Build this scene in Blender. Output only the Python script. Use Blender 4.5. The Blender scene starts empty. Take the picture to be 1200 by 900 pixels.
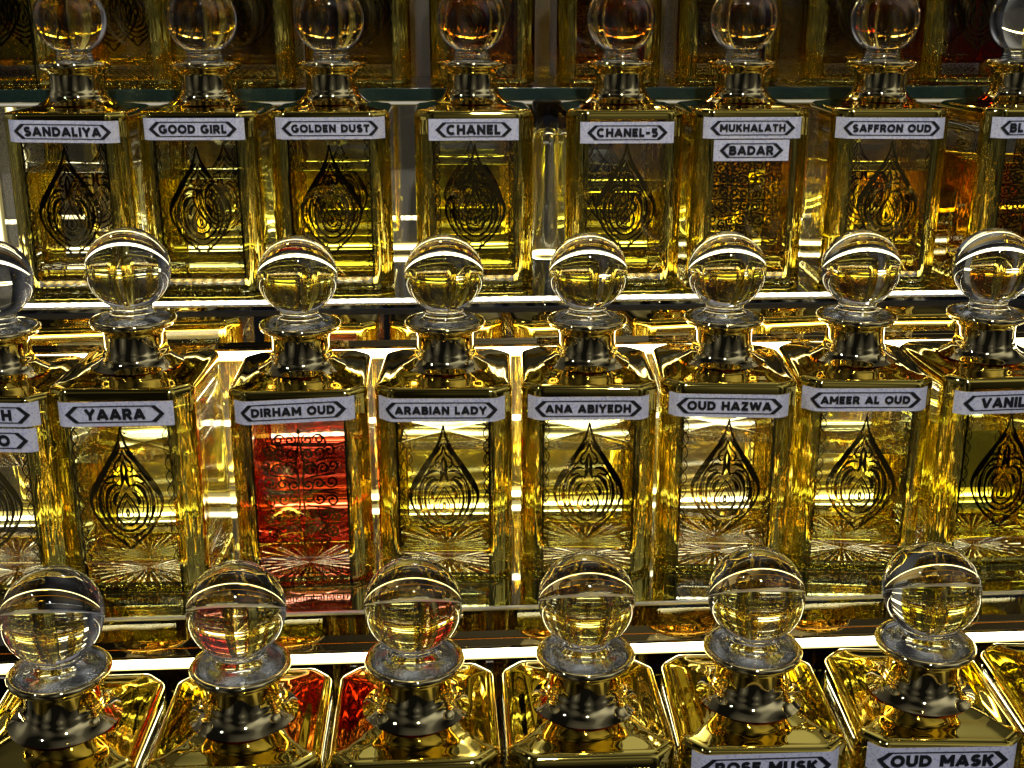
import bpy, bmesh, math, random
from math import sin, cos, pi, radians
from mathutils import Vector

random.seed(7)
S = 0.06                      # one bottle width in metres
SC = bpy.context.scene

# ------------------------------------------------------------------ camera
cam_d = bpy.data.cameras.new('camera')
cam = bpy.data.objects.new('camera', cam_d)
SC.collection.objects.link(cam)
cam_d.sensor_width = 36.0
cam_d.lens = 36.0 * 1377.23 / 1200.0
cam_d.clip_start = 0.01
cam_d.clip_end = 200.0
cam.location = (-0.541 * S, -10.491 * S, 2.25 * S)
cam.rotation_euler = (radians(90 - 17.394), 0, radians(-3.6))
SC.camera = cam

# ------------------------------------------------------------------ world: a dim shop interior, mostly dark
world = bpy.data.worlds.new('World')
SC.world = world
world.use_nodes = True
wn, wl = world.node_tree.nodes, world.node_tree.links
wn.clear()
w_out = wn.new('ShaderNodeOutputWorld')
w_bg = wn.new('ShaderNodeBackground')
w_tc = wn.new('ShaderNodeTexCoord')
w_map = wn.new('ShaderNodeMapping')
w_map.inputs['Scale'].default_value = (1.3, 1.3, 0.45)
w_nz = wn.new('ShaderNodeTexNoise')
w_nz.inputs['Scale'].default_value = 1.6
w_nz.inputs['Detail'].default_value = 0.0
w_cr = wn.new('ShaderNodeValToRGB')
e = w_cr.color_ramp.elements
e[0].position = 0.36; e[0].color = (0.004, 0.004, 0.005, 1)
e[1].position = 0.80; e[1].color = (0.38, 0.39, 0.42, 1)
n_ = e.new(0.58); n_.color = (0.05, 0.05, 0.055, 1)
wl.new(w_tc.outputs['Generated'], w_map.inputs['Vector'])
wl.new(w_map.outputs['Vector'], w_nz.inputs['Vector'])
wl.new(w_nz.outputs['Fac'], w_cr.inputs['Fac'])
wl.new(w_cr.outputs['Color'], w_bg.inputs['Color'])
w_bg.inputs['Strength'].default_value = 0.9
wl.new(w_bg.outputs['Background'], w_out.inputs['Surface'])

# ------------------------------------------------------------------ shop lamps: ceiling spots
def area_lamp(name, loc, target, sx, sy, power, col):
    d = bpy.data.lights.new(name, 'AREA')
    d.shape = 'RECTANGLE'; d.size = sx; d.size_y = sy
    d.energy = power; d.color = col
    o = bpy.data.objects.new(name, d)
    SC.collection.objects.link(o)
    o.location = loc
    v = Vector(target) - Vector(loc)
    o.rotation_euler = v.to_track_quat('-Z', 'Y').to_euler()
    return o
area_lamp('ceiling_spot', (0.12, -1.35, 1.75), (0.0, -0.15, 0), 0.08, 0.08, 21.0, (0.93, 0.94, 1.0))
area_lamp('ceiling_spot', (-1.25, -0.6, 1.80), (0.0, -0.15, 0), 0.06, 0.06, 6.0, (0.90, 0.92, 1.0))

# ------------------------------------------------------------------ render settings and exposure
SC.view_settings.view_transform = 'Standard'
SC.view_settings.look = 'None'
SC.view_settings.exposure = 0.4
SC.view_settings.gamma = 1.0
cy = SC.cycles
cy.max_bounces = 28; cy.glossy_bounces = 16; cy.transmission_bounces = 24
cy.transparent_max_bounces = 16; cy.diffuse_bounces = 3
cy.sample_clamp_indirect = 12.0
cy.caustics_reflective = True; cy.caustics_refractive = True
cy.blur_glossy = 0.3
cy.use_denoising = True
try:
    cy.denoiser = 'OPENIMAGEDENOISE'
    cy.denoising_prefilter = 'ACCURATE'
except Exception:
    pass

# ------------------------------------------------------------------ materials
def new_mat(name):
    m = bpy.data.materials.new(name)
    m.use_nodes = True
    nt = m.node_tree
    nt.nodes.clear()
    out = nt.nodes.new('ShaderNodeOutputMaterial')
    return m, nt.nodes, nt.links, out

def bump_noise(n, l, scale, strength, dist, stretch=(1, 1, 1), detail=2.0):
    tc = n.new('ShaderNodeTexCoord')
    oi = n.new('ShaderNodeObjectInfo')
    add = n.new('ShaderNodeVectorMath'); add.operation = 'ADD'
    mp = n.new('ShaderNodeMapping')
    mp.inputs['Scale'].default_value = tuple(scale * k / S for k in stretch)
    sc = n.new('ShaderNodeVectorMath'); sc.operation = 'SCALE'
    cmb = n.new('ShaderNodeCombineXYZ')
    l.new(oi.outputs['Random'], cmb.inputs[0]); l.new(oi.outputs['Random'], cmb.inputs[2])
    l.new(cmb.outputs[0], sc.inputs[0]); sc.inputs['Scale'].default_value = 40.0
    l.new(tc.outputs['Object'], mp.inputs['Vector'])
    l.new(mp.outputs['Vector'], add.inputs[0]); l.new(sc.outputs[0], add.inputs[1])
    nz = n.new('ShaderNodeTexNoise'); nz.inputs['Scale'].default_value = 1.0
    nz.inputs['Detail'].default_value = detail
    l.new(add.outputs[0], nz.inputs['Vector'])
    b = n.new('ShaderNodeBump')
    b.inputs['Strength'].default_value = strength
    b.inputs['Distance'].default_value = dist * S
    l.new(nz.outputs['Fac'], b.inputs['Height'])
    return b, nz

def metal(name, col, rough, scale=0, strength=0.0, dist=0.02, stretch=(1, 1, 1), detail=2.0, var=0.0):
    m, n, l, out = new_mat(name)
    p = n.new('ShaderNodeBsdfPrincipled')
    p.inputs['Base Color'].default_value = (*col, 1)
    p.inputs['Metallic'].default_value = 1.0
    p.inputs['Roughness'].default_value = rough
    if scale:
        b, nz = bump_noise(n, l, scale, strength, dist, stretch, detail)
        l.new(b.outputs['Normal'], p.inputs['Normal'])
        if var:
            r = n.new('ShaderNodeMapRange')
            r.inputs['To Min'].default_value = max(0.0, rough - var)
            r.inputs['To Max'].default_value = rough + var
            l.new(nz.outputs['Fac'], r.inputs['Value'])
            l.new(r.outputs[0], p.inputs['Roughness'])
    l.new(p.outputs[0], out.inputs['Surface'])
    return m

def glass(name, col, ior, rough=0.0, scale=0, strength=0.0, dist=0.02, stretch=(1, 1, 1), detail=1.0):
    m, n, l, out = new_mat(name)
    g = n.new('ShaderNodeBsdfGlass')
    g.inputs['Color'].default_value = (*col, 1)
    g.inputs['IOR'].default_value = ior
    g.inputs['Roughness'].default_value = rough
    if scale:
        b, _ = bump_noise(n, l, scale, strength, dist, stretch, detail)
        l.new(b.outputs['Normal'], g.inputs['Normal'])
    l.new(g.outputs[0], out.inputs['Surface'])
    return m

def emit(name, col, strength, dots=0.0, axis=2):
    m, n, l, out = new_mat(name)
    em = n.new('ShaderNodeEmission')
    em.inputs['Color'].default_value = (*col, 1)
    em.inputs['Strength'].default_value = strength
    if not dots:
        tc = n.new('ShaderNodeTexCoord'); sx = n.new('ShaderNodeSeparateXYZ')
        m1 = n.new('ShaderNodeMath'); m1.operation = 'MULTIPLY'; m1.inputs[1].default_value = pi
        m2 = n.new('ShaderNodeMath'); m2.operation = 'SINE'
        m3 = n.new('ShaderNodeMath'); m3.operation = 'POWER'; m3.inputs[1].default_value = 2.0
        m4 = n.new('ShaderNodeMapRange'); m4.inputs['To Min'].default_value = strength * 0.07; m4.inputs['To Max'].default_value = strength
        l.new(tc.outputs['Generated'], sx.inputs[0]); l.new(sx.outputs['Z' if axis == 2 else 'X'], m1.inputs[0]); l.new(m1.outputs[0], m2.inputs[0])
        l.new(m2.outputs[0], m3.inputs[0]); l.new(m3.outputs[0], m4.inputs['Value']); l.new(m4.outputs[0], em.inputs['Strength'])
        mc = n.new('ShaderNodeMix'); mc.data_type = 'RGBA'
        mc.inputs[6].default_value = (1.0, 0.82, 0.28, 1); mc.inputs[7].default_value = (*col, 1)
        l.new(m3.outputs[0], mc.inputs[0]); l.new(mc.outputs[2], em.inputs['Color'])
    if dots:
        tc = n.new('ShaderNodeTexCoord')
        mp = n.new('ShaderNodeMapping'); mp.inputs['Scale'].default_value = (1 / (dots * S), 0, 0)
        wv = n.new('ShaderNodeTexWave'); wv.inputs['Scale'].default_value = 0.314
        mr = n.new('ShaderNodeMapRange')
        mr.inputs['To Min'].default_value = strength * 0.45
        mr.inputs['To Max'].default_value = strength * 1.5
        l.new(tc.outputs['Object'], mp.inputs['Vector']); l.new(mp.outputs[0], wv.inputs['Vector'])
        l.new(wv.outputs['Fac'], mr.inputs['Value']); l.new(mr.outputs[0], em.inputs['Strength'])
    l.new(em.outputs[0], out.inputs['Surface'])
    return m

def diffuse(name, col, rough=0.5, coat=0.0):
    m, n, l, out = new_mat(name)
    p = n.new('ShaderNodeBsdfPrincipled')
    p.inputs['Base Color'].default_value = (*col, 1)
    p.inputs['Roughness'].default_value = rough
    p.inputs['Coat Weight'].default_value = coat
    l.new(p.outputs[0], out.inputs['Surface'])
    return m

M = {}
M['gold'] = metal('gold_plating', (0.91, 0.74, 0.15), 0.05, 6.0, 0.85, 0.04, (1.8, 1.8, 0.14), 3.0, 0.03)
m = M['gold']; n, l = m.node_tree.nodes, m.node_tree.links
p = [k for k in n if k.type == 'BSDF_PRINCIPLED'][0]; out = [k for k in n if k.type == 'OUTPUT_MATERIAL'][0]
g = n.new('ShaderNodeBsdfGlass'); g.inputs['Color'].default_value = (0.96, 0.84, 0.10, 1); g.inputs['IOR'].default_value = 1.5
g.inputs['Roughness'].default_value = 0.04
bp = [k for k in n if k.type == 'BUMP'][0]
l.new(bp.outputs['Normal'], g.inputs['Normal'])
mx = n.new('ShaderNodeMixShader'); mx.inputs[0].default_value = 0.09
l.new(p.outputs[0], mx.inputs[1]); l.new(g.outputs[0], mx.inputs[2]); l.new(mx.outputs[0], out.inputs['Surface'])
M['gold_top'] = metal('gold_shoulder', (0.82, 0.63, 0.12), 0.03, 2.2, 0.26, 0.03, (1, 1, 1), 0.0)
M['gold_neck'] = metal('pale_gold_neck', (0.93, 0.77, 0.36), 0.03)
M['print'] = metal('gold_print', (0.30, 0.22, 0.06), 0.05)
M['window'] = glass('bottle_glass', (0.99, 0.995, 0.98), 1.5, 0.0, 1.6, 0.04, 0.03)
M['inner'] = glass('inner_glass', (0.99, 0.995, 0.98), 1.5, 0.0, 2.6, 0.24, 0.035)
M['inner_red'] = glass('red_film_glass', (0.98, 0.80, 0.76), 1.5, 0.0, 2.6, 0.24, 0.035)
M['ball'] = glass('ball_glass', (0.985, 0.975, 0.93), 1.5)
M['foot'] = glass('ground_glass', (0.96, 0.96, 0.94), 1.45, 0.10)
M['silver'] = metal('silver_seat', (0.58, 0.57, 0.54), 0.25)
m, n, l, out = new_mat('satin_mirror')
p = n.new('ShaderNodeBsdfPrincipled'); p.inputs['Base Color'].default_value = (0.92, 0.88, 0.70, 1)
p.inputs['Metallic'].default_value = 1.0; p.inputs['Roughness'].default_value = 0.02
df = n.new('ShaderNodeBsdfDiffuse'); df.inputs['Color'].default_value = (0.80, 0.74, 0.55, 1)
mx = n.new('ShaderNodeMixShader'); mx.inputs[0].default_value = 0.20
l.new(p.outputs[0], mx.inputs[1]); l.new(df.outputs[0], mx.inputs[2]); l.new(mx.outputs[0], out.inputs['Surface'])
M['mirror'] = m
M['mirror_b'] = metal('hazy_mirror', (0.88, 0.82, 0.62), 0.02)
m = M['mirror_b']; n, l = m.node_tree.nodes, m.node_tree.links
p = [k for k in n if k.type == 'BSDF_PRINCIPLED'][0]; out = [k for k in n if k.type == 'OUTPUT_MATERIAL'][0]
df = n.new('ShaderNodeBsdfDiffuse'); df.inputs['Color'].default_value = (0.78, 0.70, 0.50, 1)
mx = n.new('ShaderNodeMixShader'); mx.inputs[0].default_value = 0.20
l.new(p.outputs[0], mx.inputs[1]); l.new(df.outputs[0], mx.inputs[2]); l.new(mx.outputs[0], out.inputs['Surface'])
M['fascia'] = metal('mirror_fascia', (0.95, 0.88, 0.64), 0.015)
M['shelf'] = metal('shelf_glass', (0.40, 0.42, 0.46), 0.03, 1.2, 0.05, 0.02)
M['trim'] = metal('steel_trim', (0.75, 0.76, 0.82), 0.38)
M['dark'] = diffuse('dark_channel', (0.012, 0.011, 0.010), 0.45)
M['brass'] = metal('brass_rail', (0.80, 0.62, 0.28), 0.03)
M['dark_mirror'] = metal('dark_mirror', (0.34, 0.30, 0.22), 0.02)
M['led'] = emit('led_light', (1.0, 0.945, 0.68), 16.0)
M['led_low'] = emit('led_low_light', (1.0, 0.945, 0.70), 13.0)
M['led_upright'] = emit('led_upright_light', (1.0, 0.97, 0.88), 3.0, 0.0, 0)
M['led_dots'] = emit('led_tape', (1.0, 0.90, 0.62), 4.5, 0.09)
M['ink'] = diffuse('black_ink', (0.012, 0.012, 0.014), 0.45)
M['black'] = diffuse('black_plastic', (0.01, 0.01, 0.012), 0.25)
M['vial'] = glass('vial_glass', (0.97, 0.98, 0.99), 1.45, 0.02)
M['backdrop'] = metal('back_mirror', (0.60, 0.56, 0.46), 0.12)
M['fill_top'] = emit('fill_top_light', (1.0, 0.88, 0.58), 34.0)
M['fill_riser'] = emit('fill_riser_light', (1.0, 0.92, 0.75), 0.35)
m = M['backdrop']; n, l = m.node_tree.nodes, m.node_tree.links
p = [k for k in n if k.type == 'BSDF_PRINCIPLED'][0]; out = [k for k in n if k.type == 'OUTPUT_MATERIAL'][0]
df = n.new('ShaderNodeBsdfDiffuse'); df.inputs['Color'].default_value = (0.50, 0.44, 0.32, 1)
mx = n.new('ShaderNodeMixShader'); mx.inputs[0].default_value = 0.10
l.new(p.outputs[0], mx.inputs[1]); l.new(df.outputs[0], mx.inputs[2]); l.new(mx.outputs[0], out.inputs['Surface'])

# sticker paper: lavender with a fine dot print
m, n, l, out = new_mat('sticker_paper')
p = n.new('ShaderNodeBsdfPrincipled'); p.inputs['Roughness'].default_value = 0.42
tc = n.new('ShaderNodeTexCoord'); vo = n.new('ShaderNodeTexVoronoi'); vo.inputs['Scale'].default_value = 46 / S
cr = n.new('ShaderNodeValToRGB')
cr.color_ramp.elements[0].position = 0.30; cr.color_ramp.elements[0].color = (0.50, 0.50, 0.64, 1)
cr.color_ramp.elements[1].position = 0.45; cr.color_ramp.elements[1].color = (0.66, 0.66, 0.74, 1)
l.new(tc.outputs['Object'], vo.inputs['Vector']); l.new(vo.outputs['Distance'], cr.inputs['Fac'])
l.new(cr.outputs['Color'], p.inputs['Base Color']); l.new(p.outputs[0], out.inputs['Surface'])
M['paper'] = m

# green-edged shelf glass
m, n, l, out = new_mat('green_edge_glass')
p = n.new('ShaderNodeBsdfPrincipled')
p.inputs['Base Color'].default_value = (0.014, 0.028, 0.021, 1); p.inputs['Roughness'].default_value = 0.12
p.inputs['Coat Weight'].default_value = 0.5
l.new(p.outputs[0], out.inputs['Surface'])
M['green'] = m

# cut star under the bottle
m, n, l, out = new_mat('cut_star_glass')
g = n.new('ShaderNodeBsdfGlass'); g.inputs['IOR'].default_value = 1.5
g.inputs['Color'].default_value = (0.98, 0.98, 0.95, 1)
tc = n.new('ShaderNodeTexCoord'); gr = n.new('ShaderNodeTexGradient'); gr.gradient_type = 'RADIAL'
mm = n.new('ShaderNodeMath'); mm.operation = 'MULTIPLY'; mm.inputs[1].default_value = 2 * pi * 22
ms = n.new('ShaderNodeMath'); ms.operation = 'SINE'
b = n.new('ShaderNodeBump'); b.inputs['Strength'].default_value = 0.9; b.inputs['Distance'].default_value = 0.03 * S
l.new(tc.outputs['Object'], gr.inputs['Vector']); l.new(gr.outputs['Fac'], mm.inputs[0]); l.new(mm.outputs[0], ms.inputs[0])
l.new(ms.outputs[0], b.inputs['Height']); l.new(b.outputs['Normal'], g.inputs['Normal'])
l.new(g.outputs[0], out.inputs['Surface'])
M['star'] = m

LIQ = {}
def liquid_mats(name, col):
    if name not in LIQ:
        LIQ[name] = (glass('liquid_' + name, col, 1.36 / 1.5), glass('liquid_top_' + name, col, 1.36))
    return LIQ[name]
LC = {
    'clear': (0.985, 0.985, 0.96), 'straw': (0.97, 0.975, 0.70), 'yellow': (0.95, 0.93, 0.36),
    'honey': (0.95, 0.88, 0.32), 'amber': (0.92, 0.72, 0.18), 'brown': (0.78, 0.54, 0.16),
    'red': (0.95, 0.34, 0.25), 'smoke': (0.66, 0.57, 0.32), 'wine': (0.60, 0.16, 0.04),
}

# ------------------------------------------------------------------ mesh helpers (units: bottle widths)
def make_mesh(name, verts, faces, mats, idx=None, smooth=True, sharp=None):
    me = bpy.data.meshes.new(name)
    me.from_pydata([(x * S, y * S, z * S) for x, y, z in verts], [], faces)
    for m in mats:
        me.materials.append(m)
    if idx:
        for p, i in zip(me.polygons, idx):
            p.material_index = i
    if smooth:
        for p in me.polygons:
            p.use_smooth = True
        if sharp:
            me.set_sharp_from_angle(angle=radians(sharp))
    me.update()
    return me

def link(name, me, parent=None, loc=(0, 0, 0), rz=0.0):
    o = bpy.data.objects.new(name, me)
    SC.collection.objects.link(o)
    o.location = Vector(loc) * S
    o.rotation_euler = (0, 0, rz)
    if parent:
        o.parent = parent
    return o

def tag(o, label, cat, group=None, kind=None):
    if label: o['label'] = label
    if cat: o['category'] = cat
    if group: o['group'] = group
    if kind: o['kind'] = kind
    return o

def box_mesh(name, x0, x1, y0, y1, z0, z1, mats, bevel=0.0):
    bm = bmesh.new()
    vs = [bm.verts.new((x * S, y * S, z * S)) for x in (x0, x1) for y in (y0, y1) for z in (z0, z1)]
    for f in ((0, 1, 3, 2), (4, 6, 7, 5), (0, 4, 5, 1), (2, 3, 7, 6), (0, 2, 6, 4), (1, 5, 7, 3)):
        bm.faces.new([vs[i] for i in f])
    bmesh.ops.recalc_face_normals(bm, faces=bm.faces)
    if bevel:
        bmesh.ops.bevel(bm, geom=list(bm.edges), offset=bevel * S, segments=2, profile=0.5, affect='EDGES')
    me = bpy.data.meshes.new(name)
    bm.to_mesh(me); bm.free()
    for m in mats: me.materials.append(m)
    return me

def lathe(name, prof, mats, seg=64, idx_fn=None, sharp=40):
    """prof: (r, z) from bottom to top; r==0 closes."""
    V, F, I = [], [], []
    rings = []
    for r, z in prof:
        if r < 1e-6:
            rings.append([len(V)]); V.append((0, 0, z))
        else:
            rings.append(list(range(len(V), len(V) + seg)))
            V += [(r * cos(2 * pi * k / seg), r * sin(2 * pi * k / seg), z) for k in range(seg)]
    for j in range(len(rings) - 1):
        a, b_ = rings[j], rings[j + 1]
        for k in range(seg):
            k2 = (k + 1) % seg
            if len(a) == 1 and len(b_) == 1: continue
            if len(a) == 1: F.append((a[0], b_[k2], b_[k]))
            elif len(b_) == 1: F.append((a[k], a[k2], b_[0]))
            else: F.append((a[k], a[k2], b_[k2], b_[k]))
            I.append(idx_fn(prof[j], prof[j + 1]) if idx_fn else 0)
    return make_mesh(name, V, F, mats, I, True, sharp)

# ------------------------------------------------------------------ bottle dimensions
W, D, HS, HF, HB, RB = 1.0, 1.12, 1.5, 1.857, 2.224, 0.293
CH = 0.125

def outline(inset, c=CH, r=0.08, nseg=4, margin=0.016):
    """Chamfered rectangle with rounded corners, counter-clockwise from the front-left; returns points and a flag per edge (True = flat of a window)."""
    hw, hd = W / 2 - inset, D / 2 - inset
    c = max(0.02, c - inset * 0.586)
    cor = [(-hw + c, -hd), (hw - c, -hd), (hw, -hd + c), (hw, hd - c), (hw - c, hd), (-hw + c, hd), (-hw, hd - c), (-hw, -hd + c)]
    P, flag = [], []
    N = len(cor)
    rr = max(0.008, r - inset * 0.3)
    tl = rr * math.tan(radians(22.5))
    for i in range(N):
        p0, p1, p2 = Vector(cor[i - 1]), Vector(cor[i]), Vector(cor[(i + 1) % N])
        d0 = (p1 - p0).normalized(); d1 = (p2 - p1).normalized()
        a = p1 - d0 * tl
        n0 = Vector((-d0.y, d0.x))
        ctr = a + n0 * rr
        ang0 = math.atan2(-n0.y, -n0.x)
        for k in range(nseg + 1):
            an = ang0 + radians(45) * k / nseg
            P.append((ctr.x + rr * cos(an), ctr.y + rr * sin(an))); flag.append(False)
        if i % 2 == 0:      # the next edge is a window flat: add margins
            last = Vector(P[-1])
            nxt = p2 - d1 * tl
            q0 = last + d1 * margin; q1 = nxt - d1 * margin
            P.append(tuple(q0)); flag.append(True)
            P.append(tuple(q1)); flag.append(False)
    return P, flag

def loft(rings, close_bottom=True, close_top=True, mat_fn=None, flip=False):
    """rings: list of equal-length lists of 3-d points; mat_fn(ring index, edge index)."""
    V, F, I = [], [], []
    n = len(rings[0])
    for r in rings: V += r
    for j in range(len(rings) - 1):
        for k in range(n):
            k2 = (k + 1) % n
            f = (j * n + k, j * n + k2, (j + 1) * n + k2, (j + 1) * n + k)
            F.append(f[::-1] if flip else f); I.append(mat_fn(j, k) if mat_fn else 0)
    for do, j, top in ((close_bottom, 0, False), (close_top, len(rings) - 1, True)):
        if not do: continue
        c = [sum(p[i] for p in rings[j]) / n for i in range(3)]
        ci = len(V); V.append(tuple(c))
        for k in range(n):
            k2 = (k + 1) % n
            f = (j * n + k, j * n + k2, ci) if top else (j * n + k2, j * n + k, ci)
            F.append(f[::-1] if flip else f); I.append(mat_fn(-2 if top else -1, k) if mat_fn else 0)
    return V, F, I

def body_mesh():
    spec = [(0.10, 0.006), (0.045, 0.0), (0.018, 0.006), (0.004, 0.022), (0.0, 0.045), (0.0, 0.06), (0.0, HS - 0.075),
            (0.0, HS - 0.05), (0.003, HS - 0.028), (0.014, HS - 0.010), (0.034, HS), (0.06, HS + 0.003), (0.10, HS + 0.007)]
    rings = []
    for ins, z in spec:
        P, flag = outline(ins)
        rings.append([(x, y, z) for x, y in P])
    P, flag = outline(0.10)
    ang = [math.atan2(y, x) for x, y in P]
    for t, r, z in ((0.3, 0.42, HS + 0.015), (0.65, 0.37, HS + 0.023), (1.0, 0.335, HS + 0.033), (1.0, 0.318, HS + 0.040)):
        rings.append([((1 - t) * x + t * r * cos(a), (1 - t) * y + t * r * sin(a), z) for (x, y), a in zip(P, ang)])
    def mf(j, k):
        if j == -1 or j == 0: return 3
        if j == -2 or j >= 6: return 1
        if j == 5 and flag[k]: return 2
        if j <= 5 and (flag[k - 1] or flag[(k + 1) % len(flag)]): return 1
        return 0
    V, F, I = loft(rings, True, True, mf)
    return make_mesh('body', V, F, [M['gold'], M['gold_top'], M['window'], M['star']], I, True, 50)

def cavity(level, wall='inner'):
    """Inner wall of the air space (normals into the air) and the liquid (closed)."""
    ins = 0.062
    def ring(i, z):
        P, _ = outline(i, CH, 0.06)
        return [(x, y, z) for x, y in P]
    zb, zt = (0.30 if wall == 'inner_red' else 0.19), HS - 0.085
    V, F, I = loft([ring(ins, level), ring(ins, zt - 0.08), ring(ins + 0.02, zt - 0.03), ring(ins + 0.08, zt)], False, True, None, True)
    air = make_mesh('inner_wall', V, F, [M[wall]], None, True, 60)
    rings = [ring(ins + 0.07, zb), ring(ins + 0.02, zb + 0.02), ring(ins, zb + 0.07), ring(ins, level), ring(ins + 0.015, level - 0.006)]
    V2, F2, I2 = loft(rings, True, True, lambda j, k: 1 if j in (-2, 3) else 0)
    return air, (V2, F2, I2)

def neck_mesh():
    prof = [(0.0, HS + 0.038), (0.328, HS + 0.037), (0.312, HS + 0.046), (0.288, HS + 0.058), (0.262, HS + 0.078), (0.243, HS + 0.100), (0.233, HS + 0.118),
            (0.234, HS + 0.128), (0.226, HS + 0.140), (0.220, HS + 0.160), (0.218, HS + 0.2), (0.218, HF - 0.09), (0.222, HF - 0.07), (0.240, HF - 0.052),
            (0.272, HF - 0.04), (0.293, HF - 0.028), (0.303, HF - 0.010), (0.302, HF + 0.006), (0.292, HF + 0.017), (0.277, HF + 0.018),
            (0.266, HF + 0.008), (0.258, HF - 0.008), (0.22, HF - 0.016), (0.0, HF - 0.018)]
    return lathe('neck', prof, [M['gold_neck'], M['silver']], 72, lambda a, c: 1 if (c[1] < HF + 0.012 and a[1] > HF - 0.02 and a[0] < 0.277 and c[0] < a[0]) else 0, 55)

def stopper_mesh():
    """Solid glass ball running into a short waist."""
    prof = [(0.0, HF + 0.030), (0.15, HF + 0.030), (0.165, HF + 0.040), (0.150, HF + 0.055)]
    z0 = HB - RB * cos(math.asin(0.145 / RB))
    prof += [(0.143, (HF + 0.055 + z0) / 2), (0.145, z0)]
    a0 = math.asin(0.145 / RB)
    N = 34
    for k in range(1, N + 1):
        a = a0 + (pi - a0) * k / N
        prof.append((RB * sin(a) if k < N else 0.0, HB - RB * cos(a)))
    return lathe('stopper', prof, [M['ball']], 72, None, 70)

def foot_mesh():
    prof = [(0.0, HF - 0.012), (0.246, HF - 0.011), (0.252, HF - 0.004), (0.244, HF + 0.004), (0.228, HF + 0.003), (0.214, HF + 0.008), (0.198, HF + 0.009),
            (0.184, HF + 0.018), (0.172, HF + 0.022), (0.163, HF + 0.0285), (0.0, HF + 0.0285)]
    return lathe('stopper_foot', prof, [M['foot']], 64, None, 60)

# ------------------------------------------------------------------ flat artwork: ribbons in (u, v)
def smooth_path(pts, sub=6, closed=False):
    P = [Vector(p) for p in pts]
    n = len(P); out_ = []
    rng = range(n if closed else n - 1)
    for i in rng:
        p1, p2 = P[i], P[(i + 1) % n]
        p0 = P[i - 1] if (closed or i > 0) else p1 * 2 - p2
        p3 = P[(i + 2) % n] if (closed or i + 2 < n) else p2 * 2 - p1
        for k in range(sub):
            t = k / sub
            out_.append(0.5 * ((2 * p1) + (p2 - p0) * t + (2 * p0 - 5 * p1 + 4 * p2 - p3) * t * t + (3 * p1 - p0 - 3 * p2 + p3) * t ** 3))
    if not closed: out_.append(P[-1])
    return out_

class Art:
    def __init__(self): self.V, self.F, self.k = [], [], 0
    def ribbon(self, pts, w, smooth=True, sub=6, closed=False, mirror=False):
        path = smooth_path(pts, sub, closed) if smooth else [Vector(p) for p in pts]
        n = len(path)
        if isinstance(w, (int, float)): ws = [w] * n
        else: ws = [w[min(len(w) - 2, int(t))] * (1 - (t - min(len(w) - 2, int(t)))) + w[min(len(w) - 2, int(t)) + 1] * (t - min(len(w) - 2, int(t))) for t in [(len(w) - 1) * i / (n - 1) for i in range(n)]]
        for sx in ((1, -1) if mirror else (1,)):
            o = len(self.V)
            self.k += 1
            for i in range(n):
                a = path[(i - 1) % n] if (closed or i > 0) else path[i]
                c = path[(i + 1) % n] if (closed or i < n - 1) else path[i]
                d = (c - a)
                d = d.normalized() if d.length > 1e-9 else Vector((1, 0))
                q = Vector((-d.y, d.x)) * ws[i] / 2
                for s_ in (1, -1):
                    v = path[i] + q * s_
                    self.V.append((v.x * sx, v.y, self.k))
            for i in range(n if closed else n - 1):
                j = (i + 1) % n
                f = (o + 2 * i, o + 2 * i + 1, o + 2 * j + 1, o + 2 * j)
                self.F.append(f if sx > 0 else f[::-1])
    def poly(self, pts):
        self.k += 1
        o = len(self.V)
        self.V += [(x, y, self.k) for x, y in pts]
        self.F.append(tuple(range(o, o + len(pts))))

def flat_front(art, off=0.003, step=0.000012, y0=None):
    y0 = -D / 2 if y0 is None else y0
    return [(u, y0 - off - k * step, v) for u, v, k in art.V]

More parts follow.
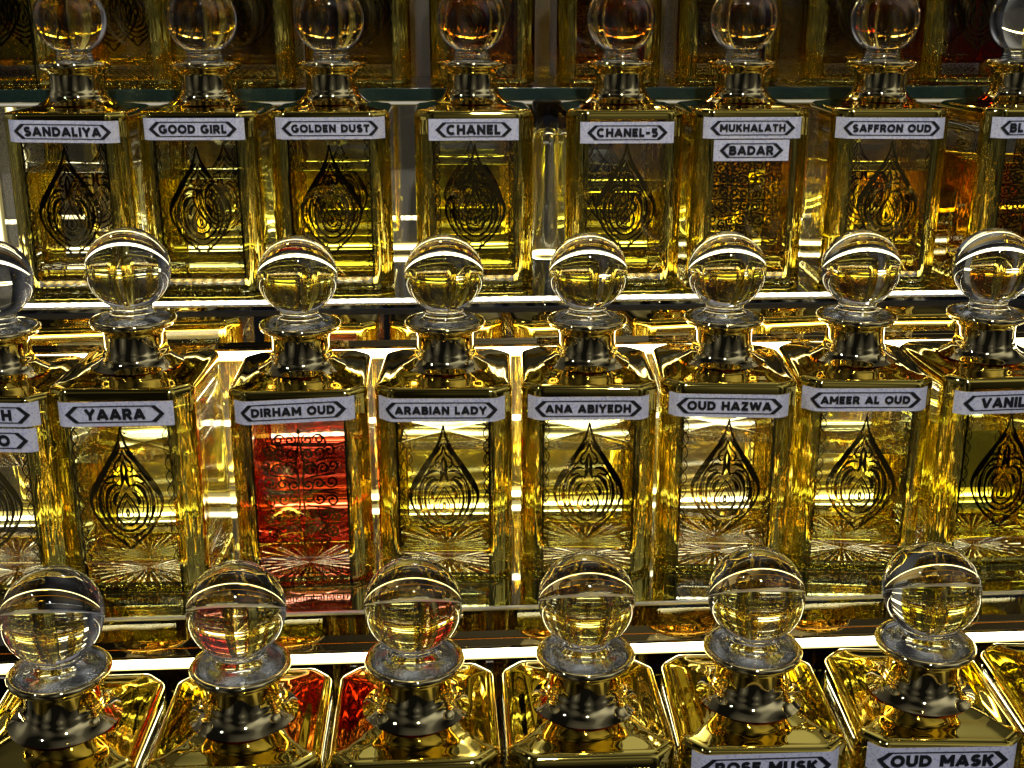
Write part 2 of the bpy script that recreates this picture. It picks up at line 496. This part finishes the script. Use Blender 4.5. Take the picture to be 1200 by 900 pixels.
def teardrop_art():
    A = Art()
    z0 = 0.33
    def R(pts, w, **kw): A.ribbon([(x, y + z0) for x, y in pts], [0.98 * q for q in w] if isinstance(w, list) else w, mirror=True, **kw)
    R([(0, .90), (.022, .80), (.065, .70), (.135, .58), (.200, .47), (.244, .38), (.240, .30), (.192, .195), (.120, .105), (.048, .038), (0, -.01)],
      [.012, .018, .028, .044, .050, .028, .018, .018, .020, .018, .014])
    R([(.150, .52), (.120, .49), (.075, .50), (.040, .44)], [.006, .020, .012, .004])
    R([(.012, .76), (.045, .70), (.085, .655), (.11, .60)], [.012, .02, .026, .008])
    R([(0, .74), (.018, .68), (.05, .645), (.062, .60), (.04, .575), (.022, .60)], [.012, .014, .016, .018, .014, .006])
    R([(.0, .66), (.016, .60), (.014, .52), (.03, .46)], [.012, .022, .03, .012])
    R([(.03, .54), (.085, .545), (.14, .50), (.175, .42), (.185, .33), (.165, .24), (.12, .16)], [.008, .026, .016, .020, .030, .022, .008])
    R([(.006, .86), (.028, .77), (.06, .70)], .008)
    R([(.03, .62), (.07, .60), (.10, .565), (.13, .52)], .009)
    R([(.10, .50), (.145, .455), (.163, .38), (.160, .30), (.14, .23)], .009)
    R([(.205, .42), (.213, .34), (.205, .26), (.17, .18)], .009)
    R([(.06, .445), (.10, .40), (.115, .33), (.10, .25)], .009)
    R([(0, .40), (.022, .355), (.053, .29), (.056, .245), (.04, .21), (0, .192)], .007)
    R([(.07, .58), (.12, .575), (.165, .53), (.195, .45)], [.006, .016, .02, .008])
    R([(.03, .475), (.08, .475), (.12, .43), (.14, .36), (.138, .28), (.11, .20), (.06, .14)], [.008, .026, .034, .016, .020, .022, .008])
    R([(.04, .43), (.07, .40), (.088, .355), (.078, .32)], [.006, .028, .030, .006])
    R([(0, .42), (.03, .375), (.068, .30), (.075, .245), (.05, .195), (0, .172)], [.010, .012, .016, .02, .02, .016])
    R([(0, .365), (.02, .325), (.038, .275), (.036, .24), (0, .215)], [.010, .010, .012, .012, .012])
    R([(0, .30), (.008, .275), (.006, .25), (0, .24)], .014)
    R([(.0, .125), (.045, .14), (.095, .175), (.11, .20)], [.012, .020, .016, .006])
    R([(.0, .075), (.04, .09), (.10, .13), (.15, .17)], [.010, .016, .016, .006])
    R([(.02, .035), (.05, .06), (.03, .085)], [.006, .018, .006])
    return A

def curl(A, cx, cy_, r, a0, turns, sgn, w, mirror=True):
    pts = []
    n = int(10 * turns) + 4
    for i in range(n + 1):
        t = i / n
        rr = r * (1 - 0.78 * t)
        a = a0 + sgn * 2 * pi * turns * t
        pts.append((cx + rr * cos(a), cy_ + rr * sin(a)))
    A.ribbon(pts, [w * .5, w, w * 1.1, w * .9, w * 1.6], smooth=False, mirror=mirror)

def filigree_art():
    A = Art()
    zc = 0.74
    for sy in (1, -1):
        def q(x, y): return (x, zc + sy * y)
        for cx, cy_, r, a0, tn, sg in ((.05, .05, .042, -90, 1.2, 1), (.13, .06, .045, 200, 1.3, -1), (.22, .075, .052, 180, 1.4, 1), (.075, .165, .055, -60, 1.4, 1),
                                       (.165, .18, .05, 220, 1.3, -1), (.235, .205, .045, 200, 1.3, 1), (.06, .29, .05, -80, 1.4, -1), (.14, .30, .05, 250, 1.3, 1),
                                       (.215, .315, .05, 200, 1.4, -1), (.06, .40, .045, 90, 1.3, 1), (.14, .405, .045, 200, 1.2, -1)):
            if sy > 0: curl(A, cx, zc + cy_, r, radians(a0), tn, sg, .015)
            else: curl(A, cx, zc - cy_, r, -radians(a0), tn, -sg, .015)
        for pts in (((.02, .0), (.015, .10), (.03, .20), (.015, .32), (.0, .44)), ((.03, .10), (.10, .12), (.18, .13), (.26, .14)), ((.11, .23), (.16, .25), (.21, .26), (.26, .25)),
                    ((.02, .22), (.08, .23), (.12, .20)), ((.10, .35), (.15, .36), (.19, .38), (.17, .43)), ((.01, .01), (.10, .005), (.20, .01), (.27, .02))):
            A.ribbon([q(*p_) for p_ in pts], [.006, .016, .012, .016, .006], mirror=True)
        A.poly([q(0, .44), q(.018, .46), q(0, .49), q(-.018, .46)] if sy < 0 else [q(0, .44), q(.018, .46), q(0, .49), q(-.018, .46)])
    return A

def chain_art(sx):
    A = Art()
    X = 0.315 * sx
    for ph in (0, pi):
        A.ribbon([(X + .024 * sin(2 * pi * i / 8 + ph), .20 + i * 0.0255) for i in range(44)], .0085, smooth=True, sub=3)
    for i in range(11):
        z = .20 + (i * 4 + 2) * 0.0255
        A.ribbon([(X, z - .022), (X + .010, z), (X, z + .022), (X - .010, z)], .006, smooth=False, closed=True)
    return A

def diamond_art():
    A = Art()
    for i in range(9):
        x = -.26 + i * .065
        A.ribbon([(x - .034, .112), (x, .145), (x + .034, .112), (x, .079)], .009, smooth=False, closed=True)
        A.ribbon([(x - .016, .112), (x, .127), (x + .016, .112), (x, .097)], .007, smooth=False, closed=True)
    return A

def key_art(zz):
    A = Art()
    for i in range(9):
        x = -.33 + i * .075
        A.ribbon([(x, zz), (x, zz + .062), (x + .055, zz + .062), (x + .055, zz + .02), (x + .026, zz + .02), (x + .026, zz + .042)], .010, smooth=False)
        A.ribbon([(x, zz), (x + .075, zz)], .010, smooth=False)
    return A

def art_mesh(name, art, mat, **kw):
    return make_mesh(name, flat_front(art, **kw), art.F, [mat], None, False)

# ------------------------------------------------------------------ stickers: paper strip and lettering that follow the front and its chamfers
def front_path(off):
    P, flag = outline(-off, CH, 0.08)
    n = len(P)
    k0 = flag.index(True)                  # start of the front flat
    right = [Vector((0, P[k0][1]))] + [Vector(P[(k0 + 1 + i) % n]) for i in range(12)]
    cum = [0.0]
    for a, c in zip(right, right[1:]): cum.append(cum[-1] + (c - a).length)
    def at(u):
        s_ = abs(u)
        for i in range(len(cum) - 1):
            if s_ <= cum[i + 1] or i == len(cum) - 2:
                t = (s_ - cum[i]) / max(1e-9, cum[i + 1] - cum[i])
                p = right[i].lerp(right[i + 1], min(t, 1.0)); break
        return (p.x if u >= 0 else -p.x, p.y)
    return at
_paths = {o: front_path(o) for o in (0.005, 0.009)}

GL = {}
def arc(cx, cy_, rx, ry, a0, a1, n=12):
    return [(cx + rx * cos(radians(a0 + (a1 - a0) * i / n)), cy_ + ry * sin(radians(a0 + (a1 - a0) * i / n))) for i in range(n + 1)]
T = 0.285                                  # stroke width relative to the cap height
h = T / 2
GL['A'] = (0.98, [[(.10, h * .2), (.49, 1 - h * .3)], [(.49, 1 - h * .3), (.88, h * .2)], [(.24, .30), (.74, .30)]])
GL['B'] = (0.82, [[(h, 0), (h, 1)], [(h, 1 - h), (.42, 1 - h)] + arc(.42, .70, .20, .18, 90, -90) + [(h, .52)], [(h, .52), (.46, .52)] + arc(.46, .32, .23, .20, 90, -90) + [(h, h)]])
GL['C'] = (0.94, [arc(.50, .5, .385, .385, 48, 312, 20)])
GL['D'] = (0.90, [[(h, 0), (h, 1)], [(h, 1 - h), (.40, 1 - h)] + arc(.40, .5, .37, .5 - h, 90, -90) + [(h, h)]])
GL['E'] = (0.70, [[(h, 0), (h, 1)], [(h, 1 - h), (.66, 1 - h)], [(h, .5), (.60, .5)], [(h, h), (.66, h)]])
GL['F'] = (0.68, [[(h, 0), (h, 1)], [(h, 1 - h), (.64, 1 - h)], [(h, .48), (.58, .48)]])
GL['G'] = (0.98, [arc(.50, .5, .385, .385, 48, 345, 20), [(.52, .44), (.94, .44)]])
GL['H'] = (0.88, [[(h, 0), (h, 1)], [(.88 - h, 0), (.88 - h, 1)], [(h, .5), (.88 - h, .5)]])
GL['I'] = (0.26, [[(.13, 0), (.13, 1)]])
GL['K'] = (0.86, [[(h, 0), (h, 1)], [(h, .42), (.72, .97)], [(.36, .58), (.75, .03)]])
GL['L'] = (0.66, [[(h, 0), (h, 1)], [(h, h), (.62, h)]])
GL['M'] = (1.06, [[(h, 0), (h, 1)], [(1.06 - h, 0), (1.06 - h, 1)], [(h, .93), (.53, .30)], [(.53, .30), (1.06 - h, .93)]])
GL['N'] = (0.90, [[(h, 0), (h, 1)], [(.90 - h, 0), (.90 - h, 1)], [(h, .92), (.90 - h, .08)]])
GL['O'] = (1.02, [arc(.51, .5, .39, .385, 0, 360, 28)])
GL['P'] = (0.80, [[(h, 0), (h, 1)], [(h, 1 - h), (.42, 1 - h)] + arc(.42, .66, .23, .22, 90, -90) + [(h, .44)]])
GL['R'] = (0.84, [[(h, 0), (h, 1)], [(h, 1 - h), (.42, 1 - h)] + arc(.42, .66, .23, .22, 90, -90) + [(h, .44)], [(.42, .44), (.74, .02)]])
GL['S'] = (0.78, [arc(.39, .69, .24, .19, 25, 270, 14) + arc(.39, .31, .26, .19, 90, -155, 14)[1:]])
GL['T'] = (0.78, [[(.39, 0), (.39, 1)], [(.02, 1 - h), (.76, 1 - h)]])
GL['U'] = (0.88, [[(h, 1), (h, .42)] + arc(.44, .42, .44 - h, .42 - h, 180, 360, 14) + [(.88 - h, 1)]])
GL['V'] = (0.94, [[(.10, 1 - h * .2), (.47, h * .4)], [(.47, h * .4), (.84, 1 - h * .2)]])
GL['W'] = (1.26, [[(.10, 1 - h * .2), (.36, h * .4)], [(.36, h * .4), (.63, .94)], [(.63, .94), (.90, h * .4)], [(.90, h * .4), (1.16, 1 - h * .2)]])
GL['X'] = (0.90, [[(.12, 0), (.78, 1)], [(.78, 0), (.12, 1)]])
GL['Y'] = (0.90, [[(.09, 1 - h * .2), (.45, .45)], [(.45, .45), (.81, 1 - h * .2)], [(.45, 0), (.45, .48)]])
GL['Z'] = (0.80, [[(.04, 1 - h), (.74, 1 - h)], [(.70, 1 - h), (.12, h)], [(.05, h), (.76, h)]])
GL['5'] = (0.78, [[(.68, 1 - h), (.16, 1 - h)], [(.20, 1), (.17, .50)], arc(.37, .33, .28, .22, 140, -145, 16)])
GL['-'] = (0.56, [[(.04, .46), (.52, .46)]])
GL[' '] = (0.42, [])

def text_width(s_, gap=.10):
    return sum(GL[c][0] for c in s_) + gap * (len(s_) - 1)

def sticker(parent, text, u0, u1, zc, tilt=0.0, hh=0.088, align='c', chev=(True, True), tw=None):
    """Paper strip from u0 to u1 centred at height zc, with the hexagon border, chevrons and heavy lettering."""
    uc = (u0 + u1) / 2
    def to3(u, v, off):
        du = u - uc
        v2 = v + du * math.tan(tilt)
        x, y = _paths[off](u)
        return (x, y, zc + v2)
    V, F = [], []
    nu = 60
    for i in range(nu + 1):
        u = u0 + (u1 - u0) * i / nu
        V.append(to3(u, -hh, .005)); V.append(to3(u, hh, .005))
        if i: F.append((2 * i - 2, 2 * i, 2 * i + 1, 2 * i - 1))
    nv = len(V)
    paper = link('sticker', make_mesh('sticker', V, F, [M['paper']], None, True), parent)
    # thickness comes from a rim turned back to the glass
    A = Art()
    wd = u1 - u0
    bx = wd * 0.5 - wd * 0.075
    cap = hh * 0.92 if tw is None else hh * 0.92
    tmax = 2 * bx - 0.165 if tw is None else tw
    k = min(cap, tmax / text_width(text)) if text else cap
    # chevrons
    e_ = hh * 0.68; d_ = 0.062; th = 0.036
    for s_, on in ((-1, chev[0]), (1, chev[1])):
        if not on: continue
        t0 = uc + s_ * bx
        NS = 8
        for v0, v1 in ((e_, 0), (0, -e_)):
            o_ = len(A.V); A.k += 1
            for i in range(NS + 1):
                v = v0 + (v1 - v0) * i / NS
                uo = t0 - s_ * d_ * abs(v) / e_
                A.V += [(uo, v, A.k), (uo - s_ * th / 2, v, A.k), (uo - s_ * th, v, A.k)]
                if i:
                    q = o_ + 3 * i
                    A.F += [(q - 3, q - 2, q + 1, q), (q - 2, q - 1, q + 2, q + 1)]
    for v in (e_ - .003, -e_ + .003):
        n_seg = 24
        A.ribbon([(uc - bx + d_ + (2 * bx - 2 * d_) * i / n_seg, v) for i in range(n_seg + 1)], 0.007, smooth=False)
    if text:
        cur = uc - text_width(text) * k / 2 if align == 'c' else uc + bx - .13 - text_width(text) * k
        for ch in text:
            w_, strokes = GL[ch]
            for st in strokes:
                P = [(cur + x * k, (y - .5) * k) for x, y in st]
                if len(P) == 2:
                    a, c = P
                    P = [(a[0] + (c[0] - a[0]) * i / 4, a[1] + (c[1] - a[1]) * i / 4) for i in range(5)]
                A.ribbon(P, T * k, smooth=False)
            cur += (w_ + .10) * k
    Vt = []
    for u, v, kk in A.V:
        x, y, z = to3(u, v, .009)
        Vt.append((x, y - kk * 0.00006, z))
    # every stroke is turned to face outward
    Ft = []
    for f in A.F:
        ar = sum(A.V[f[i]][0] * A.V[f[(i + 1) % len(f)]][1] - A.V[f[(i + 1) % len(f)]][0] * A.V[f[i]][1] for i in range(len(f)))
        Ft.append(f if ar > 0 else f[::-1])
    link('lettering', make_mesh('lettering', Vt, Ft, [M['ink']], None, False), paper)
    return paper

# ------------------------------------------------------------------ shared bottle meshes
ME = {
    'body': body_mesh(), 'neck': neck_mesh(), 'stopper': stopper_mesh(), 'foot': foot_mesh(),
    'teardrop': art_mesh('gold_ornament', teardrop_art(), M['print']),
    'filigree': art_mesh('gold_ornament', filigree_art(), M['print']),
    'chain_l': art_mesh('gold_chain', chain_art(-1), M['print'], off=0.003), 'chain_r': art_mesh('gold_chain', chain_art(1), M['print'], off=0.003),
    'diamond': art_mesh('gold_band', diamond_art(), M['print'], off=0.003), 'key': art_mesh('gold_band', key_art(.085), M['print'], off=0.003),
    'side_lo': art_mesh('gold_band', key_art(.10), M['print'], y0=-W / 2), 'side_hi': art_mesh('gold_band', key_art(1.28), M['print'], y0=-W / 2),
}
ROWS = {'A': (1.56, 1.62), 'B': (0.0, 0.0), 'C': (-1.913, -1.801), 'D': (-3.943, -3.515)}
GROUPS = {'A': 'gold bottles on the green edged top shelf', 'B': 'gold bottles of the upper labelled row',
          'C': 'gold bottles of the middle labelled row', 'D': 'gold bottles of the bottom row'}

def bottle(row, x, yaw, liquid, level, art, label, stickers=(), scale=1.0, dy=0.0, stop_yaw=0.0):
    y0, z0 = ROWS[row]
    t = bpy.data.objects.new('perfume_bottle', None)
    SC.collection.objects.link(t)
    t.empty_display_size = 0.02
    t.location = (x * S, (y0 + dy) * S, (z0 + 0.002) * S)
    t.rotation_euler = (0, 0, radians(yaw))
    t.scale = (scale,) * 3
    tag(t, label, 'perfume bottle', GROUPS[row])
    link('body', ME['body'], t)
    air, (V, F, I) = cavity(level, 'inner_red' if liquid == 'red' else 'inner')
    link('inner_wall', air, t)
    side, top = liquid_mats(liquid, LC[liquid])
    link('liquid', make_mesh('liquid', V, F, [side, top], I, True, 50), t)
    link('neck', ME['neck'], t)
    st = link('stopper', ME['stopper'], t, rz=stop_yaw)
    link('stopper_foot', ME['foot'], st)
    link('gold_ornament', ME[art], t)
    if row != 'C':
        link('gold_ornament', ME[art], t, rz=pi)
    for rz in (0, pi):
        if art == 'teardrop':
            link('gold_chain', ME['chain_l'], t, rz=rz); link('gold_chain', ME['chain_r'], t, rz=rz)
            link('gold_band', ME['diamond'], t, rz=rz)
        else:
            link('gold_band', ME['key'], t, rz=rz)
    for rz in (pi / 2, -pi / 2):
        link('gold_band', ME['side_lo'], t, rz=rz); link('gold_band', ME['side_hi'], t, rz=rz)
    for s_ in stickers:
        sticker(t, **s_)
    return t

def st(text, u0, u1, dz, tilt=0.0, yaw=0.0, **kw):
    sh = -0.56 * sin(radians(-yaw)) if yaw else 0.0
    d = dict(text=text, u0=u0 - sh, u1=u1 - sh, zc=HS + dz, tilt=radians(tilt)); d.update(kw)
    return d

# ------------------------------------------------------------------ the stepped display
XL, XR = -6.6, 7.6
def shelf_thing(label, name, row, y_back, top_mat, thick, edge_mat, edge_h, front=1.024):
    y0, z0 = ROWS[row]
    o = bpy.data.objects.new(name, None); SC.collection.objects.link(o)
    o.location = (0.5 * S, y0 * S, z0 * S)
    tag(o, label, 'shelf')
    link('shelf_top', box_mesh('shelf_top', XL, XR, -front + 0.03, y_back, -thick, 0, [top_mat]), o)
    link('front_edge', box_mesh('front_edge', XL, XR, -front, -front + 0.028, -edge_h, 0.004, [edge_mat], 0.008), o)
    return o

shelf_thing('clear glass shelf with a dark green front edge under the top row of bottles', 'glass_shelf', 'A', 1.25, M['shelf'], 0.10, M['green'], 0.11)
shelf_thing('mirrored shelf with a glowing front lip under the upper labelled row', 'mirror_shelf', 'B', 1.10, M['shelf'], 0.06, M['trim'], 0.02)
shelf_thing('mirrored shelf with a thin steel lip under the bottles of the middle row', 'mirror_shelf', 'C', 0.98, M['shelf'], 0.06, M['trim'], 0.022)
shelf_thing('mirrored shelf under the bottom row of bottles at the foot of the display', 'mirror_shelf', 'D', 1.10, M['shelf'], 0.06, M['trim'], 0.05)

def panel(label, y, z0, z1, mat, name='mirror_riser'):
    o = link(name, box_mesh(name, XL, XR, 0, 0.04, z0, z1, [mat]), None, (0.5, y, 0))
    return tag(o, label, 'mirror')

zA, zB, zC, zD = (ROWS[k][1] for k in 'ABCD')
yA, yB, yC, yD = (ROWS[k][0] for k in 'ABCD')
panel('dark mirror wall behind the top row of amber bottles', yA + 1.27, zA - 0.1, zA + 5.0, M['backdrop'], 'back_mirror')
panel('mirror riser between the upper labelled row and the green edged glass shelf', yB + 1.12, zB - 0.06, zA - 0.105, M['mirror_b'])
panel('satin mirror riser behind the middle row, below its LED strip', -0.955, zC, zB - 0.392, M['mirror'])
panel('clear mirror band between the glowing lip and the LED strip behind the middle row', -0.955, zB - 0.391, zB - 0.065, M['fascia'], 'mirror_band')
panel('mirror riser behind the bottom row, below its LED strip', yC - 0.955, zD, zC - 0.306, M['dark_mirror'])
panel('clear mirror band between the steel lip and the LED strip behind the bottom row', yC - 0.955, zC - 0.305, zC - 0.065, M['fascia'], 'mirror_band')

def strip(label, y, z, hgt, dep, mat, name='led_strip', cat='LED strip'):
    """A diffuser bar in a shallow channel, facing the bottles in front of it."""
    o = link(name, box_mesh(name, XL, XR, -dep, -0.004, 0, hgt, [mat], 0.006), None, (0.5, y, z))
    return tag(o, label, cat, 'LED strips of the display')

def rail(label, y, z, hgt, dep, mat):
    o = link('trim_rail', box_mesh('trim_rail', XL, XR, -dep, -0.004, 0, hgt, [mat], 0.006), None, (0.5, y, z))
    return tag(o, label, 'rail')

strip('thick white LED strip glowing behind the shoulders of the middle row', -0.955, -0.497, 0.108, 0.014, M['led'])
rail('thin brass rail just above the LED strip of the middle row', -0.955, -0.388, 0.026, 0.10, M['brass'])
strip('thick white LED strip glowing behind the shoulders of the bottom row', yC - 0.955, zC - 0.445, 0.14, 0.014, M['led'])
rail('thin brass rail just above the LED strip of the bottom row', yC - 0.955, zC - 0.304, 0.024, 0.115, M['brass'])
strip('low LED strip glowing at shelf level behind the middle row', -0.955, zC + 0.03, 0.075, 0.04, M['led_low'])
strip('low LED strip glowing at shelf level behind the upper labelled row', yB + 1.12, zB + 0.03, 0.06, 0.04, M['led_low'])
strip('added warm fill light high on the mirror wall behind the top row', yA + 1.27, zA + 1.35, 0.10, 0.04, M['fill_top'])  # extra glow added out of frame to brighten the top row
strip('added fill light under the green edged shelf behind the upper labelled row', yB + 1.12, zA - 0.19, 0.05, 0.03, M['fill_riser'])  # faint glow added to lift the riser, not a fitted tape
strip('dotted LED tape seen through the glass halfway up behind the middle row', -0.955, zC + 0.74, 0.035, 0.03, M['led_dots'])
o = link('led_strip', box_mesh('led_strip', XL, XR, -1.02, -0.955, 0.006, 0.02, [M['led_dots']], 0.004), None, (0.5, 0, 0))
tag(o, 'dotted LED strip along the front lip under the upper labelled row', 'LED strip', 'LED strips of the display')
o = link('trim_rail', box_mesh('trim_rail', XL, XR, -1.018, -0.96, -0.10, -0.062, [M['dark']]), None, (0.5, 0, 0))
tag(o, 'dark channel under the glowing front lip of the upper labelled shelf', 'rail')
o = link('led_strip', box_mesh('led_strip', -0.05, 0.05, 0, 0.06, 0.05, 1.45, [M['led_upright']], 0.01), None, (-4.66, 0.75, 0))
tag(o, 'upright LED strip at the left end of the upper labelled row', 'LED strip', 'LED strips of the display')

# ------------------------------------------------------------------ the bottles
NUM = ['first', 'second', 'third', 'fourth', 'fifth', 'sixth', 'seventh', 'eighth', 'ninth']
rowA = [(-4.553, 'honey', 'honey coloured'), (-3.479, 'honey', 'honey coloured'), (-2.369, 'smoke', 'smoky dark'), (-1.254, 'smoke', 'smoky dark'),
        (-0.092, 'brown', 'brown'), (1.125, 'brown', 'brown'), (2.300, 'smoke', 'smoky dark'), (3.516, 'smoke', 'smoky dark'), (4.705, 'wine', 'dark red brown')]
for i, (x, liq, word) in enumerate(rowA):
    bottle('A', x, random.uniform(-3, 3), liq, 1.15, 'filigree' if i in (5, 6) else 'teardrop',
           'gold edged bottle of %s perfume, %s from left on the top shelf' % (word, NUM[i]))

rowB = [
    (-3.579, 0, 'clear', 1.02, 'teardrop', 'bottle of clear perfume with a black teardrop, leftmost of the upper labelled row', [('SANDALIYA', -.451, .464, -.150, -1.0)]),
    (-2.498, -2, 'straw', .96, 'teardrop', 'bottle of pale yellow perfume, second from left in the upper labelled row', [('GOOD GIRL', -.452, .392, -.135, 0)]),
    (-1.432, 0, 'yellow', 1.02, 'teardrop', 'bottle of bright yellow perfume, third from left in the upper labelled row', [('GOLDEN DUST', -.453, .493, -.135, 0)]),
    (-0.227, 0, 'yellow', 1.06, 'teardrop', 'yellow perfume bottle with a short sticker, just left of the clear tester vial', [('CHANEL', -.382, .367, -.152, 0)]),
    (1.062, -1, 'yellow', .82, 'teardrop', 'yellow perfume bottle filled to half, just right of the clear tester vial', [('CHANEL-5', -.410, .388, -.184, 0)]),
    (2.136, -1, 'honey', 1.22, 'filigree', 'bottle with two stickers over a curled scroll pattern, upper labelled row', [('MUKHALATH', -.450, .401, -.151, 0), ('BADAR', -.346, .297, -.338, 0)]),
    (3.377, -5, 'honey', .98, 'teardrop', 'honey yellow perfume bottle, second from right in the upper labelled row', [('SAFFRON OUD', -.554, .419, -.161, 0)]),
    (4.629, 2, 'amber', 1.04, 'filigree', 'amber orange perfume bottle at the right end of the upper labelled row', [('BLACK OUD', -.453, .499, -.162, 0)]),
]
rowC = [
    (-3.788, -3, 'clear', .98, 'teardrop', 'bottle with two stickers cut off at the left end of the middle row', [('TH', -.44, .432, -.117, -1), ('O', -.42, .392, -.307, -1)]),
    (-2.802, -2, 'straw', .96, 'teardrop', 'pale yellow perfume bottle just left of the red one in the middle row', [('YAARA', -.436, .362, -.168, 0.5)]),
    (-1.583, 1, 'red', .86, 'filigree', 'perfume bottle filled with bright red liquid in the middle row', [('DIRHAM OUD', -.462, .428, -.138, 1.5)]),
    (-0.506, -3, 'straw', 1.03, 'teardrop', 'pale yellow perfume bottle just right of the red one in the middle row', [('ARABIAN LADY', -.528, .443, -.154, 0)]),
    (0.568, -4, 'straw', 1.00, 'teardrop', 'pale yellow perfume bottle, fifth from left in the middle row', [('ANA ABIYEDH', -.513, .411, -.163, .5)]),
    (1.617, -6, 'clear', 1.04, 'teardrop', 'nearly clear perfume bottle, third from right in the middle row', [('OUD HAZWA', -.520, .393, -.165, 0)]),
    (2.645, -6, 'straw', .92, 'teardrop', 'pale yellow perfume bottle, second from right in the middle row', [('AMEER AL OUD', -.561, .396, -.141, 1)]),
    (3.677, 1, 'yellow', 1.09, 'teardrop', 'bright yellow perfume bottle at the right end of the middle row', [('VANILLA', -.446, .45, -.178, .5)]),
]
rowD = [
    (-2.923, 0, 'yellow', 1.0, 'teardrop', 'gold bottle without visible sticker, leftmost of the bottom row', []),
    (-1.820, 0, 'yellow', 1.0, 'teardrop', 'gold bottle in the bottom row, its ball in front of the red bottle', []),
    (-0.741, 0, 'straw', 1.0, 'teardrop', 'gold bottle, third from left in the bottom row', []),
    (0.336, -1, 'yellow', 1.0, 'filigree', 'gold bottle, fourth from left in the bottom row', []),
    (1.410, -3, 'honey', 1.0, 'teardrop', 'gold bottle, fifth from left in the bottom row, sticker half visible', [('ROSE MUSK', -.488, .415, -.100, 1.5)]),
    (2.537, -5, 'yellow', 1.0, 'teardrop', 'gold bottle, sixth from left in the bottom row, with its sticker showing', [('OUD MASK', -.525, .380, -.106, 2)]),
    (3.64, -6, 'yellow', 1.0, 'teardrop', 'gold bottle of which only a shoulder shows in the lower right corner', []),
]
for row, data in (('B', rowB), ('C', rowC), ('D', rowD)):
    for x, yaw, liq, lev, art, lab, sts in data:
        ss = []
        for s_ in sts:
            kw = {}
            if s_[0] in ('TH', 'O'): kw = dict(align='r')
            ss.append(st(*s_, yaw=yaw, **kw))
        bottle(row, x, yaw, liq, lev, art, lab, ss, scale=1.03 if row == 'D' or x == -2.802 else 1.0)

# ------------------------------------------------------------------ tester vial with black cap behind the upper row
t = bpy.data.objects.new('tester_vial', None); SC.collection.objects.link(t)
t.location = (0.50 * S, 0.80 * S, 0.002 * S)
tag(t, 'slim clear glass tester vial with a black cap, standing behind the upper labelled row', 'vial')
link('vial_body', lathe('vial_body', [(0, 0), (.14, 0), (.15, .02), (.15, 1.12), (.13, 1.20), (.10, 1.24), (0, 1.24)], [M['vial']], 40), t)
link('vial_cap', lathe('vial_cap', [(0, 1.245), (.135, 1.245), (.14, 1.26), (.14, 1.47), (.13, 1.485), (0, 1.487)], [M['black']], 40), t)
